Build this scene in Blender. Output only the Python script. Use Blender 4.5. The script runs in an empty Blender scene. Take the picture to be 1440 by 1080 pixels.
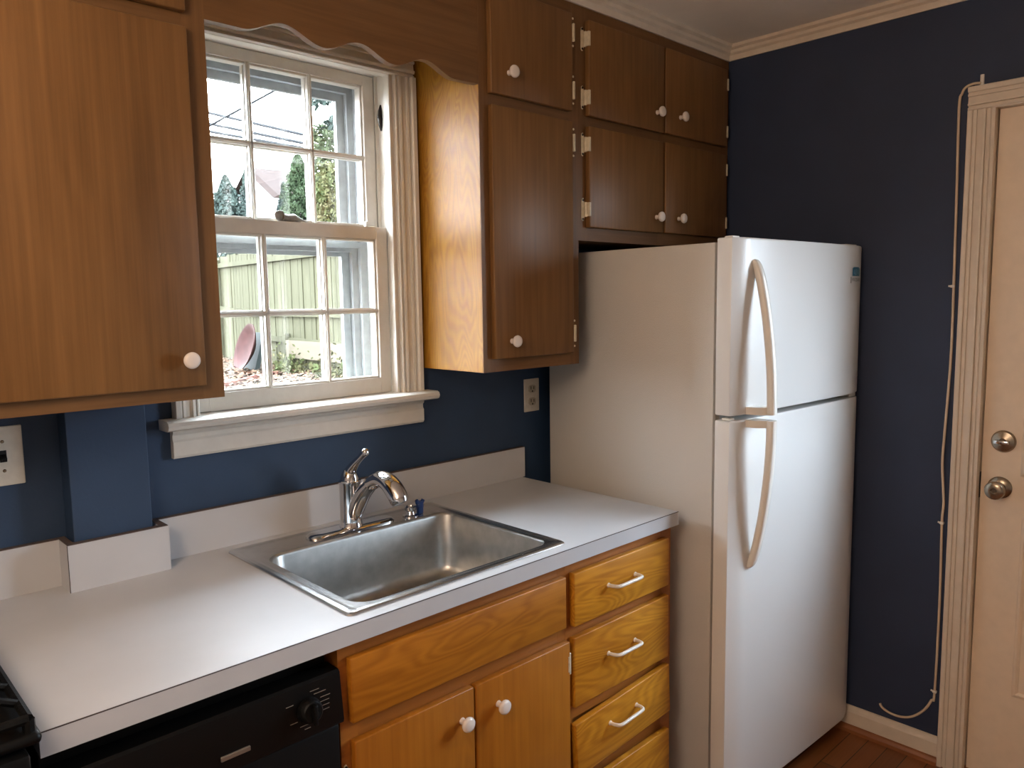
import bpy, bmesh, math, random
from mathutils import Vector, Matrix
from math import sin, cos, pi, radians, sqrt
random.seed(7)
COL = bpy.context.scene.collection
SC = bpy.context.scene

# ------------------------------------------------------------------ materials
def lin(c):
    return tuple((v/12.92 if v <= .04045 else ((v+.055)/1.055)**2.4) for v in [x/255 for x in c]) + (1,)

def new_mat(name):
    m = bpy.data.materials.new(name); m.use_nodes = True
    nt = m.node_tree; b = nt.nodes['Principled BSDF']
    return m, nt, b

def N(nt, kind, **kw):
    n = nt.nodes.new(kind)
    for k, v in kw.items():
        if k in n.inputs.keys(): n.inputs[k].default_value = v
        else: setattr(n, k, v)
    return n

def plain(name, rgb, rough=.5, metal=0, spec=.5, noise=0, nscale=30, bump=0, bscale=200, coat=0):
    m, nt, b = new_mat(name)
    c = lin(rgb)
    b.inputs['Base Color'].default_value = c
    b.inputs['Roughness'].default_value = rough
    b.inputs['Metallic'].default_value = metal
    b.inputs['Specular IOR Level'].default_value = spec
    b.inputs['Coat Weight'].default_value = coat
    tc = N(nt, 'ShaderNodeTexCoord')
    if noise:
        n = N(nt, 'ShaderNodeTexNoise', Scale=nscale, Detail=5)
        nt.links.new(tc.outputs['Object'], n.inputs['Vector'])
        r = N(nt, 'ShaderNodeValToRGB')
        r.color_ramp.elements[0].position = .3; r.color_ramp.elements[1].position = .7
        r.color_ramp.elements[0].color = tuple(v*(1-noise) for v in c[:3])+(1,)
        r.color_ramp.elements[1].color = tuple(min(1, v*(1+noise)) for v in c[:3])+(1,)
        nt.links.new(n.outputs['Fac'], r.inputs['Fac']); nt.links.new(r.outputs['Color'], b.inputs['Base Color'])
    if bump:
        n2 = N(nt, 'ShaderNodeTexNoise', Scale=bscale, Detail=3)
        nt.links.new(tc.outputs['Object'], n2.inputs['Vector'])
        bp = N(nt, 'ShaderNodeBump', Strength=bump, Distance=.002)
        nt.links.new(n2.outputs['Fac'], bp.inputs['Height']); nt.links.new(bp.outputs['Normal'], b.inputs['Normal'])
    return m

def wood(name, dark, light, grain='z', rough=.38, figure=.5, fig_scale=1.0, spec=.5, rings=75):
    """stained birch plywood: long fine streaks plus slow contour-like figure"""
    m, nt, b = new_mat(name)
    tc = N(nt, 'ShaderNodeTexCoord'); oi = N(nt, 'ShaderNodeObjectInfo')
    off = N(nt, 'ShaderNodeVectorMath', operation='SCALE'); off.inputs[0].default_value = (17, 29, 41)
    nt.links.new(oi.outputs['Random'], off.inputs['Scale'])
    add = N(nt, 'ShaderNodeVectorMath', operation='ADD')
    nt.links.new(tc.outputs['Object'], add.inputs[0]); nt.links.new(off.outputs[0], add.inputs[1])
    s1 = {'z': (60, 60, 1.6), 'x': (1.6, 60, 60), 'y': (60, 1.6, 60)}[grain]
    s2 = {'z': (5, 5, 1.1), 'x': (1.1, 5, 5), 'y': (5, 1.1, 5)}[grain]
    m1 = N(nt, 'ShaderNodeMapping'); m1.inputs['Scale'].default_value = s1
    m2 = N(nt, 'ShaderNodeMapping'); m2.inputs['Scale'].default_value = tuple(v*fig_scale for v in s2)
    nt.links.new(add.outputs[0], m1.inputs['Vector']); nt.links.new(add.outputs[0], m2.inputs['Vector'])
    n1 = N(nt, 'ShaderNodeTexNoise', Scale=1.6, Detail=6, Roughness=.6)
    n2 = N(nt, 'ShaderNodeTexNoise', Scale=.9, Detail=2, Distortion=.6)
    nt.links.new(m1.outputs[0], n1.inputs['Vector']); nt.links.new(m2.outputs[0], n2.inputs['Vector'])
    mul = N(nt, 'ShaderNodeMath', operation='MULTIPLY'); mul.inputs[1].default_value = rings
    nt.links.new(n2.outputs['Fac'], mul.inputs[0])
    sn = N(nt, 'ShaderNodeMath', operation='SINE'); nt.links.new(mul.outputs[0], sn.inputs[0])
    n3 = N(nt, 'ShaderNodeTexNoise', Scale=1.3, Detail=3)
    nt.links.new(m2.outputs[0], n3.inputs['Vector'])
    # fac = .45*n1 + figure*sin*.12 + .5*n3
    a = N(nt, 'ShaderNodeMath', operation='MULTIPLY_ADD'); a.inputs[1].default_value = .55
    nt.links.new(n1.outputs['Fac'], a.inputs[0])
    c = N(nt, 'ShaderNodeMath', operation='MULTIPLY'); c.inputs[1].default_value = .55
    nt.links.new(n3.outputs['Fac'], c.inputs[0]); nt.links.new(c.outputs[0], a.inputs[2])
    d = N(nt, 'ShaderNodeMath', operation='MULTIPLY_ADD'); d.inputs[1].default_value = .075*figure
    nt.links.new(sn.outputs[0], d.inputs[0]); nt.links.new(a.outputs[0], d.inputs[2])
    r = N(nt, 'ShaderNodeValToRGB')
    r.color_ramp.elements[0].position = .32; r.color_ramp.elements[0].color = lin(dark)
    r.color_ramp.elements[1].position = .78; r.color_ramp.elements[1].color = lin(light)
    nt.links.new(d.outputs[0], r.inputs['Fac']); nt.links.new(r.outputs['Color'], b.inputs['Base Color'])
    b.inputs['Roughness'].default_value = rough
    b.inputs['Specular IOR Level'].default_value = spec
    bp = N(nt, 'ShaderNodeBump', Strength=.12, Distance=.001)
    nt.links.new(n1.outputs['Fac'], bp.inputs['Height']); nt.links.new(bp.outputs['Normal'], b.inputs['Normal'])
    return m

def floor_mat():
    m, nt, b = new_mat('oak_floor')
    tc = N(nt, 'ShaderNodeTexCoord')
    mp = N(nt, 'ShaderNodeMapping'); nt.links.new(tc.outputs['Object'], mp.inputs['Vector'])
    br = N(nt, 'ShaderNodeTexBrick', Scale=1.0)
    br.inputs['Brick Width'].default_value = .9; br.inputs['Row Height'].default_value = .062
    br.inputs['Mortar Size'].default_value = .0014; br.inputs['Mortar Smooth'].default_value = .1
    br.inputs['Color1'].default_value = lin((150, 92, 50)); br.inputs['Color2'].default_value = lin((124, 72, 38))
    br.inputs['Mortar'].default_value = lin((45, 24, 12)); br.offset = .37
    nt.links.new(mp.outputs[0], br.inputs['Vector'])
    m1 = N(nt, 'ShaderNodeMapping'); m1.inputs['Scale'].default_value = (2, 70, 1)
    nt.links.new(tc.outputs['Object'], m1.inputs['Vector'])
    n1 = N(nt, 'ShaderNodeTexNoise', Scale=2, Detail=6); nt.links.new(m1.outputs[0], n1.inputs['Vector'])
    mix = N(nt, 'ShaderNodeMix', data_type='RGBA', blend_type='MULTIPLY'); mix.inputs[0].default_value = .5
    nt.links.new(br.outputs['Color'], mix.inputs[6])
    r = N(nt, 'ShaderNodeValToRGB'); r.color_ramp.elements[0].position = .3; r.color_ramp.elements[0].color = (.45, .4, .35, 1)
    nt.links.new(n1.outputs['Fac'], r.inputs['Fac']); nt.links.new(r.outputs['Color'], mix.inputs[7])
    nt.links.new(mix.outputs[2], b.inputs['Base Color'])
    b.inputs['Roughness'].default_value = .35
    return m

def glass_mat(name='window_glass', tint=(1, 1, 1), gloss=.08):
    m = bpy.data.materials.new(name); m.use_nodes = True; nt = m.node_tree
    nt.nodes.clear()
    o = N(nt, 'ShaderNodeOutputMaterial'); mx = N(nt, 'ShaderNodeMixShader')
    t = N(nt, 'ShaderNodeBsdfTransparent'); g = N(nt, 'ShaderNodeBsdfGlossy')
    t.inputs['Color'].default_value = tint+(1,); g.inputs['Roughness'].default_value = .02
    lw = N(nt, 'ShaderNodeLayerWeight', Blend=.5); pw = N(nt, 'ShaderNodeMath', operation='POWER'); pw.inputs[1].default_value = 5
    fr = N(nt, 'ShaderNodeMath', operation='MULTIPLY_ADD'); fr.inputs[1].default_value = .9; fr.inputs[2].default_value = .03
    nt.links.new(lw.outputs['Facing'], pw.inputs[0]); nt.links.new(pw.outputs[0], fr.inputs[0])
    nt.links.new(fr.outputs[0], mx.inputs[0]); nt.links.new(t.outputs[0], mx.inputs[1]); nt.links.new(g.outputs[0], mx.inputs[2])
    nt.links.new(mx.outputs[0], o.inputs['Surface'])
    return m

def leaf_mat(name, a, b_, trans=.35, scale=3):
    m, nt, b = new_mat(name)
    tc = N(nt, 'ShaderNodeTexCoord'); n = N(nt, 'ShaderNodeTexNoise', Scale=scale, Detail=4)
    nt.links.new(tc.outputs['Object'], n.inputs['Vector'])
    r = N(nt, 'ShaderNodeValToRGB'); r.color_ramp.elements[0].position = .35; r.color_ramp.elements[1].position = .65
    r.color_ramp.elements[0].color = lin(a); r.color_ramp.elements[1].color = lin(b_)
    nt.links.new(n.outputs['Fac'], r.inputs['Fac']); nt.links.new(r.outputs['Color'], b.inputs['Base Color'])
    b.inputs['Roughness'].default_value = .7
    b.inputs['Transmission Weight'].default_value = 0
    return m

def emis(name, rgb, s):
    m, nt, b = new_mat(name)
    b.inputs['Base Color'].default_value = lin(rgb)
    b.inputs['Emission Color'].default_value = lin(rgb); b.inputs['Emission Strength'].default_value = s
    return m

M = {}
M['wood'] = wood('honey_birch_door', (98, 68, 36), (134, 96, 56), 'z', rough=.42, figure=.35, spec=.3)
M['frame'] = wood('honey_birch_frame', (92, 64, 36), (124, 90, 56), 'z', rough=.45, figure=.3, spec=.3)
M['railx'] = wood('honey_birch_rail', (92, 64, 36), (124, 90, 56), 'x', rough=.45, figure=.3, spec=.3)
M['side'] = wood('golden_birch_panel', (126, 82, 20), (160, 112, 32), 'z', rough=.45, figure=1.5, fig_scale=1.6, spec=.25, rings=190)
M['bdoor'] = wood('amber_birch_door', (138, 80, 16), (170, 106, 28), 'z', rough=.42, figure=.5, spec=.3)
M['bdraw'] = wood('amber_birch_drawer', (146, 86, 18), (184, 118, 32), 'x', rough=.42, figure=1.2, fig_scale=1.4, spec=.3, rings=130)
M['bdraw_lit'] = wood('curly_drawer_doorlit', (158, 98, 20), (204, 142, 40), 'x', rough=.42, figure=1.3, fig_scale=1.5, spec=.3, rings=150)  # yellower curly wood, brightened further to paint in light from the door
M['bframe'] = wood('amber_birch_frame', (132, 76, 26), (172, 106, 40), 'x', rough=.42, figure=.3)
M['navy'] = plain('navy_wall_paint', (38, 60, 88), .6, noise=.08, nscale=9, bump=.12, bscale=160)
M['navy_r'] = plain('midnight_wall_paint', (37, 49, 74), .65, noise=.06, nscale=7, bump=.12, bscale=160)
M['rear'] = plain('cream_wall_paint', (212, 200, 186), .7, noise=.04)
M['ceil'] = plain('ceiling_paint', (244, 240, 232), .75, noise=.04, nscale=6)
M['trim'] = plain('white_trim_paint', (214, 208, 198), .38, noise=.07, nscale=14, bump=.35, bscale=60)
M['wtrim'] = plain('window_trim_paint', (210, 206, 198), .38, noise=.04, nscale=30, bump=.25, bscale=90)
M['dtrim'] = plain('door_trim_paint', (212, 198, 180), .42, noise=.04, nscale=30, bump=.2, bscale=90)
M['doorp'] = plain('door_paint', (226, 206, 182), .42, noise=.03)
M['lam'] = plain('white_laminate', (188, 190, 194), .45, spec=.25,  noise=.03, nscale=9)
M['lamedge'] = plain('laminate_edge_line', (66, 56, 54), .5)
M['lamtop'] = plain('bare_backsplash_top', (92, 80, 76), .6, noise=.15, nscale=40)
M['steel'] = plain('brushed_steel', (196, 194, 192), .27, metal=1, noise=.06, nscale=60)
M['steel_b'] = plain('worn_steel_basin', (178, 178, 176), .36, metal=1, noise=.12, nscale=30)
M['chrome'] = plain('chrome', (205, 205, 208), .07, metal=1)
M['nickel'] = plain('satin_nickel', (150, 138, 122), .24, metal=1)
M['blue'] = plain('blue_plastic', (24, 60, 120), .35)
M['knob'] = plain('white_ceramic_knob', (222, 212, 204), .22)
M['pull'] = plain('white_enamel_pull', (226, 220, 210), .3)
M['hinge'] = plain('cream_enamel_hinge', (206, 194, 168), .35, noise=.12, nscale=90)
M['screw'] = plain('dark_screw', (40, 32, 26), .4, metal=.6)
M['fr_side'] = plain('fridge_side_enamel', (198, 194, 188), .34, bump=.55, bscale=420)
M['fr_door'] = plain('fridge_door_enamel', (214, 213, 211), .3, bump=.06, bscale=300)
M['fr_han'] = plain('fridge_handle_plastic', (226, 222, 214), .25)
M['gasket'] = plain('grey_gasket', (112, 106, 98), .6)
M['dark'] = plain('dark_recess', (22, 20, 20), .8)
M['black'] = plain('black_gloss_plastic', (9, 9, 9), .4, spec=.25)
M['blackm'] = plain('cast_iron', (9, 9, 9), .5, spec=.2, bump=.3)
M['silver'] = plain('silver_badge', (150, 140, 128), .35, metal=.7)
M['print'] = plain('pale_print', (120, 112, 102), .6)
M['plate'] = plain('ivory_wall_plate', (206, 200, 188), .38, noise=.06, nscale=60)
M['slot'] = plain('outlet_slot', (52, 44, 36), .6)
M['recept'] = plain('receptacle_face', (176, 168, 152), .4)
M['cable'] = plain('white_cable', (206, 184, 158), .45)
M['floor'] = floor_mat()
M['shoe'] = wood('shoe_molding_wood', (120, 70, 38), (160, 100, 58), 'y', rough=.4)
M['glass'] = glass_mat()
M['tint'] = glass_mat('dimming_door_glass', (.70, .73, .76))  # tint added to dim the daylight coming through the door
M['storm'] = plain('storm_frame_aluminium', (142, 146, 148), .5, noise=.12, nscale=40)
M['lockm'] = plain('painted_over_lock', (128, 122, 114), .5, noise=.25, nscale=120)
M['pane_dark'] = plain('blackened_pulley', (38, 34, 32), .4, metal=.6)
M['lampglass'] = emis('fill_lamp_glass', (255, 230, 206), 9)  # glow of the added fill lamp
M['lampbase'] = plain('lamp_base_metal', (190, 180, 165), .3, metal=1)
# outdoors
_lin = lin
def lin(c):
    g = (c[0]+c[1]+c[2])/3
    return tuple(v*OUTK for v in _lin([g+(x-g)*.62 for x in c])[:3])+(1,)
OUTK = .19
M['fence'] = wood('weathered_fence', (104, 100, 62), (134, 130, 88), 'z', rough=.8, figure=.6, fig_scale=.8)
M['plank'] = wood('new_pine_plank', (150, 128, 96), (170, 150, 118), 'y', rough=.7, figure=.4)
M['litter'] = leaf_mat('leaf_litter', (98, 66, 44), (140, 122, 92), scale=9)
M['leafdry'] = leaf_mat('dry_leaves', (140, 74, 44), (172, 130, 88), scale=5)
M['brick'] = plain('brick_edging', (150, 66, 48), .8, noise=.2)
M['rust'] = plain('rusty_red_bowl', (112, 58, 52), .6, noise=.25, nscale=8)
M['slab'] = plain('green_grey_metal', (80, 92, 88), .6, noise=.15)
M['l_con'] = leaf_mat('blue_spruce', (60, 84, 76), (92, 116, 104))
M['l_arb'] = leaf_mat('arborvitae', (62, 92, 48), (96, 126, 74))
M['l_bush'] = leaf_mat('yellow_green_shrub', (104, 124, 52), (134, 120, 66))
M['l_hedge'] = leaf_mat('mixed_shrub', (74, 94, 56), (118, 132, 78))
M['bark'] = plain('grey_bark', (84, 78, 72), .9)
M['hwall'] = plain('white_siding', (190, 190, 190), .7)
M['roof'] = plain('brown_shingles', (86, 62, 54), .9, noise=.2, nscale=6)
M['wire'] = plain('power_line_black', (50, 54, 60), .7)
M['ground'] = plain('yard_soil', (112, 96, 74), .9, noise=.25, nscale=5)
lin = _lin
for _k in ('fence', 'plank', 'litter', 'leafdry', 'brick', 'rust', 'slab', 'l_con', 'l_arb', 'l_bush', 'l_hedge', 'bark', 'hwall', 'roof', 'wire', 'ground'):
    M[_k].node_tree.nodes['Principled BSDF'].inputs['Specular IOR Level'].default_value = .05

# ------------------------------------------------------------------ mesh builder
class MB:
    def __init__(self): self.v = []; self.f = []
    def add(self, vs, fs):
        k = len(self.v); self.v += [tuple(p) for p in vs]; self.f += [tuple(i+k for i in f) for f in fs]; return self
    def box(self, x0, x1, y0, y1, z0, z1, bev=0, seg=2):
        x0, x1 = sorted((x0, x1)); y0, y1 = sorted((y0, y1)); z0, z1 = sorted((z0, z1))
        if not bev:
            vs = [(x0,y0,z0),(x1,y0,z0),(x1,y1,z0),(x0,y1,z0),(x0,y0,z1),(x1,y0,z1),(x1,y1,z1),(x0,y1,z1)]
            return self.add(vs, [(3,2,1,0),(4,5,6,7),(0,1,5,4),(1,2,6,5),(2,3,7,6),(3,0,4,7)])
        bm = bmesh.new(); bmesh.ops.create_cube(bm, size=1)
        bmesh.ops.scale(bm, vec=(x1-x0, y1-y0, z1-z0), verts=bm.verts)
        bmesh.ops.translate(bm, vec=((x0+x1)/2, (y0+y1)/2, (z0+z1)/2), verts=bm.verts)
        bmesh.ops.bevel(bm, geom=bm.edges[:], offset=bev, segments=seg, affect='EDGES', profile=.5)
        return self.bm(bm)
    def bm(self, bm, mat=None):
        bm.verts.index_update()
        self.add([(mat @ v.co if mat else v.co) for v in bm.verts], [[v.index for v in f.verts] for f in bm.faces]); bm.free(); return self
    def prism(self, pts, axis, a, b):
        """pts: closed 2D polygon; extruded along axis from a to b. 2D order: x->(y,z) y->(x,z) z->(x,y)"""
        def P(p, t): return {'x': (t, p[0], p[1]), 'y': (p[0], t, p[1]), 'z': (p[0], p[1], t)}[axis]
        n = len(pts)
        fs = [tuple(range(n))[::-1], tuple(range(n, 2*n))] + [(i, (i+1) % n, n+(i+1) % n, n+i) for i in range(n)]
        return self.add([P(p, a) for p in pts]+[P(p, b) for p in pts], fs)
    def loops(self, loops, cap0=False, cap1=False, closed=True):
        n = len(loops[0]); vs = [p for l in loops for p in l]; fs = []
        for k in range(len(loops)-1):
            for i in range(n if closed else n-1):
                j = (i+1) % n; fs.append((k*n+i, k*n+j, (k+1)*n+j, (k+1)*n+i))
        if cap0: fs.append(tuple(range(n))[::-1])
        if cap1: fs.append(tuple(range((len(loops)-1)*n, len(loops)*n)))
        return self.add(vs, fs)
    def tube(self, pts, rad, n=12, cap=True, squash=1.0, up=None):
        pts = [Vector(p) for p in pts]
        if not hasattr(rad, '__len__'): rad = [rad]*len(pts)
        t0 = (pts[1]-pts[0]).normalized()
        ref = Vector(up) if up else (Vector((0, 0, 1)) if abs(t0.z) < .9 else Vector((1, 0, 0)))
        a = t0.cross(ref).normalized(); L = []
        for i, p in enumerate(pts):
            t = (pts[min(i+1, len(pts)-1)]-pts[max(i-1, 0)]).normalized()
            a = (a - t*a.dot(t)).normalized(); b = t.cross(a)
            L.append([p+(a*cos(2*pi*k/n)+b*sin(2*pi*k/n)*squash)*rad[i] for k in range(n)])
        return self.loops(L, cap, cap)
    def lathe(self, prof, origin, axis=(0, 0, 1), n=24):
        """prof: list of (r, h) along axis"""
        ax = Vector(axis).normalized(); o = Vector(origin)
        a = ax.cross(Vector((0, 0, 1)) if abs(ax.z) < .9 else Vector((1, 0, 0))).normalized(); b = ax.cross(a)
        L = [[o+ax*h+(a*cos(2*pi*k/n)+b*sin(2*pi*k/n))*max(r, 1e-5) for k in range(n)] for r, h in prof]
        return self.loops(L, True, True)
    def build(self, name, mat, parent=None, base=None, smooth=False, ang=.6, kind=None, local=False):
        """vertices are world coordinates unless local (then in the parent's frame)"""
        off = Vector(base) if base is not None else Vector((0, 0, 0))
        if parent is not None and not local:
            p = parent
            off = Vector((0, 0, 0))
            while p is not None: off += p.location; p = p.parent
        me = bpy.data.meshes.new(name)
        me.from_pydata([tuple(Vector(v)-off) for v in self.v] if not local else self.v, [], self.f)
        bm = bmesh.new(); bm.from_mesh(me); bmesh.ops.recalc_face_normals(bm, faces=bm.faces); bm.to_mesh(me); bm.free()
        me.materials.append(mat)
        if smooth:
            me.shade_smooth()
            me.set_sharp_from_angle(angle=ang)
        o = bpy.data.objects.new(name, me); COL.objects.link(o)
        if parent is not None: o.parent = parent
        elif base is not None: o.location = base
        if kind: o['kind'] = kind
        return o

def empty(name, loc, label=None, cat=None, group=None, rz=0, kind=None):
    o = bpy.data.objects.new(name, None); COL.objects.link(o); o.location = loc; o.rotation_euler = (0, 0, rz)
    o.empty_display_size = .05
    return tag(o, label, cat, group, kind)
def tag(o, label=None, cat=None, group=None, kind=None):
    if label: o['label'] = label
    if cat: o['category'] = cat
    if group: o['group'] = group
    if kind: o['kind'] = kind
    return o
def smooth_curve(pts, n=6):
    """Catmull-Rom through points of any dimension"""
    out = []; P = [pts[0]]+list(pts)+[pts[-1]]
    for i in range(1, len(P)-2):
        for k in range(n):
            t = k/n; a, b, c, d = P[i-1], P[i], P[i+1], P[i+2]
            out.append(tuple(.5*((2*b[j])+(-a[j]+c[j])*t+(2*a[j]-5*b[j]+4*c[j]-d[j])*t*t+(-a[j]+3*b[j]-3*c[j]+d[j])*t**3) for j in range(len(b))))
    out.append(tuple(pts[-1])); return out
def rrect(x0, x1, y0, y1, r, z, n=6):
    L = []
    for cx, cy, a0 in ((x1-r, y1-r, 0), (x0+r, y1-r, 90), (x0+r, y0+r, 180), (x1-r, y0+r, 270)):
        for k in range(n+1):
            a = radians(a0+90*k/n); L.append((cx+r*cos(a), cy+r*sin(a), z))
    return L

# ------------------------------------------------------------------ key measures
XR = .8244; YL = -3.9; XL = -2.55; ZC = 2.405
CT = .9157; CD = -.6358; CTH = .038
DU = -.2782          # face of the upper cabinets
ZT = 2.355           # top of the cabinet faces / underside of crown
WX0, WX1, WZ0, WZ1 = -1.066, -.478, 1.245, 2.14   # window opening

# ------------------------------------------------------------------ room shell
def wall_with_hole(name, axis, pos, thick, a0, a1, z0, z1, holes, mat):
    """axis 'y': wall in the xz plane at y=pos..pos+thick; axis 'x' likewise"""
    mb = MB()
    def bx(u0, u1, w0, w1):
        if u1-u0 < 1e-4 or w1-w0 < 1e-4: return
        if axis == 'y': mb.box(u0, u1, pos, pos+thick, w0, w1)
        else: mb.box(pos, pos+thick, u0, u1, w0, w1)
    h = holes[0] if holes else None
    if not h: bx(a0, a1, z0, z1)
    else:
        h0, h1, hz0, hz1 = h
        bx(a0, h0, z0, z1); bx(h1, a1, z0, z1); bx(h0, h1, z0, hz0); bx(h0, h1, hz1, z1)
    return mb.build(name, mat, kind='structure')
wall_with_hole('wall_back', 'y', 0, .2, XL-.1, XR+.12, 0, ZC+.1, [(WX0-.012, WX1+.012, WZ0-.03, WZ1+.012)], M['navy'])
DY0, DY1 = -2.02, -1.14     # door opening along y
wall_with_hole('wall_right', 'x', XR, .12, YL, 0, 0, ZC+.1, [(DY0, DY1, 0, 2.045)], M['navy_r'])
wall_with_hole('wall_left', 'x', XL-.1, .1, YL, 0, 0, ZC+.1, [], M['rear'])
wall_with_hole('wall_front', 'y', YL-.12, .12, XL-.1, XR+.12, 0, ZC+.1, [], M['rear'])
MB().box(XL-.1, XR+.12, YL-.12, .2, -.1, 0).build('floor', M['floor'], kind='structure')
MB().box(XL-.1, XR+.12, YL-.12, .2, ZC, ZC+.1).build('ceiling', M['ceil'], kind='structure')
MB().box(-1.357, -1.199, -.06, 0, .84, 1.34, .002).build('wall_chase', M['navy'], kind='structure')

# crown (cabinet side and right wall)
def crown_prof(s):   # (distance out from face, z)
    return [(0, ZT), (.006, ZT), (.008, ZT+.018), (.016, ZT+.024), (.018, ZT+.034), (.028, ZT+.040), (.030, ZC), (0, ZC)]
MB().prism([(DU-p, z) for p, z in crown_prof(1)], 'x', -2.2, XR).build('trim_1', M['trim'], kind='structure')
MB().prism([(XR-p, z) for p, z in crown_prof(1)], 'y', YL, DU).build('trim_2', M['dtrim'], kind='structure')
# baseboard with a paint-lumpy top, and wood shoe
bb = [(XR, 0), (XR-.013, 0), (XR-.013, .068), (XR-.009, .076), (XR-.006, .086), (XR, .088)]
MB().prism(bb, 'y', -1.078, -.30).build('baseboard_right', M['dtrim'], kind='structure')
MB().prism([(XR-.013, 0), (XR-.028, 0), (XR-.027, .012), (XR-.021, .021), (XR-.013, .024)], 'y', -1.078, -.30).build('trim_3', M['shoe'], kind='structure')

# ------------------------------------------------------------------ window
win = empty('window_1', ((WX0+WX1)/2, 0, WZ0), kind='structure')
cas = MB()
def casing_prof():  # (u from inner edge outwards, v out of the wall)
    return [(0, 0), (0, .010), (.003, .014), (.007, .014), (.008, .009), (.011, .009), (.012, .016), (.017, .018), (.020, .018), (.021, .013), (.038, .012), (.039, .017), (.043, .018), (.045, .018), (.046, .014), (.049, .014), (.050, .021), (.054, .025), (.066, .025), (.068, .021), (.068, 0)]
cp = casing_prof()
cas.prism([(-.472+u, -v) for u, v in cp], 'z', WZ0, 2.132)
cas.prism([(-1.060-u*.9, -v) for u, v in cp], 'z', WZ0, 2.132)
cas.prism([(-v, 2.132+u) for u, v in cp], 'x', -1.060-.0612, -.404)
cas.build('casing', M['wtrim'], win, smooth=True, ang=.5)
j = MB()   # jamb liner + inner stops
j.box(WX0-.011, WX0, -.002, .19, WZ0-.02, WZ1+.01); j.box(WX1, WX1+.011, -.002, .19, WZ0-.02, WZ1+.01)
j.box(WX0-.011, WX1+.011, -.002, .19, WZ1, WZ1+.011); j.box(WX0, WX1, .06, .2, WZ0-.03, WZ0)
for a, b_ in ((WX0, WX0+.009), (WX1-.009, WX1)):
    j.box(a, b_, -.006, .022, WZ0, WZ1, .002); j.box(a, b_, .062, .066, 1.71, WZ1)
    j.box(a, b_, .110, .120, WZ0, WZ1, .002)
j.box(WX0, WX1, -.006, .022, WZ1-.010, WZ1, .002)
j.build('jamb', M['wtrim'], win)
stl = MB()
stl.prism([(.045, WZ0), (.045, WZ0-.024), (-.052, WZ0-.024), (-.060, WZ0-.020), (-.063, WZ0-.012), (-.060, WZ0-.004), (-.052, WZ0)], 'x', -1.152, -.378)
stl.build('stool', M['wtrim'], win, smooth=True)
ap = MB(); ap.prism([(0, WZ0-.024), (-.020, WZ0-.024), (-.020, WZ0-.034), (-.014, WZ0-.040), (-.014, WZ0-.05), (-.018, WZ0-.055), (-.018, WZ0-.088), (-.014, WZ0-.094), (0, WZ0-.094)], 'x', -1.128, -.404)
ap.build('apron', M['wtrim'], win)

def sash(name, y0, y1, z0, z1, gz0, gz1, zm, x0=WX0+.009, x1=WX1-.009):
    s = MB(); gx0, gx1 = x0+.036, x1-.036
    s.box(x0, gx0, y0, y1, z0, z1, .0015, 1); s.box(gx1, x1, y0, y1, z0, z1, .0015, 1)
    s.box(gx0, gx1, y0+.0004, y1-.0004, z0, gz0); s.box(gx0, gx1, y0+.0004, y1-.0004, gz1, z1)
    o = s.build(name, M['wtrim'], win)
    ym = (y0+y1)/2
    mu = MB(); w = (gx1-gx0-2*.016)/3
    def bar(a0, a1, b0, b1, vert):
        # stepped muntin: thin fin at front, wide body in the middle
        if vert:
            mu.box(a0+.0045, a1-.0045, y0, y0+.004, b0, b1, .001, 1); mu.box(a0+.002, a1-.002, y0+.004, ym, b0, b1, .001, 1); mu.box(a0, a1, ym, y1-.002, b0, b1, .001, 1)
        else:
            mu.box(a0, a1, y0, y0+.004, b0+.0045, b1-.0045, .001, 1); mu.box(a0, a1, y0+.004, ym, b0+.002, b1-.002, .001, 1); mu.box(a0, a1, ym, y1-.002, b0, b1, .001, 1)
    for k in (1, 2):
        xm = gx0+k*w+(k-1)*.016; bar(xm, xm+.016, gz0, gz1, True)
    bar(gx0, gx1, zm-.008, zm+.008, False)
    # glazing bead round the opening
    for (a0, a1, b0, b1) in ((gx0, gx0+.006, gz0, gz1), (gx1-.006, gx1, gz0, gz1), (gx0, gx1, gz0, gz0+.006), (gx0, gx1, gz1-.006, gz1)):
        mu.box(a0, a1, y0+.007, y1-.003, b0, b1, .001, 1)
    mu.build('muntins', M['wtrim'], o)
    MB().box(gx0, gx1, ym+.003, ym+.006, gz0, gz1).build('glass', M['glass'], o)
    return o
lower = sash('lower_sash', .024, .060, WZ0+.002, 1.716, 1.290, 1.682, 1.482)
upper = sash('upper_sash', .068, .104, 1.690, WZ1-.002, 1.722, 2.110, 1.912)
lk = MB()
lk.lathe([(.013, 0), (.015, .003), (.012, .007), (.006, .009)], (-.765, .048, 1.716))
lk.tube([(-.800, .040, 1.728), (-.785, .042, 1.726), (-.765, .047, 1.727), (-.745, .052, 1.722), (-.725, .055, 1.719)], [.011, .009, .013, .009, .005], 10)
lk.lathe([(.001, -.006), (.013, -.004), (.015, 0), (.011, .005), (.001, .006)], (-.805, .040, 1.731), (0, 1, 0))
lk.build("sash_lock", M['lockm'], win, smooth=True, ang=1)
nb = MB(); nb.tube([(-.53, .064, 1.718), (-.528, .066, 1.730), (-.524, .070, 1.733)], [.006, .005, .004], 8); nb.tube([(-.525, .064, 1.719), (-.505, .06, 1.720)], [.005, .003], 8)
nb.build('sash_stop', M['wtrim'], win, smooth=True, ang=1)
pl = MB(); pl.tube([(WX1-.0095, .034, 1.985), (WX1-.0115, .034, 2.0), (WX1-.013, .034, 2.02), (WX1-.0115, .034, 2.04), (WX1-.0095, .034, 2.056)], [.002, .006, .008, .006, .002], 10)
pl.build('sash_pulley', M['pane_dark'], win, smooth=True, ang=1)
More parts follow.
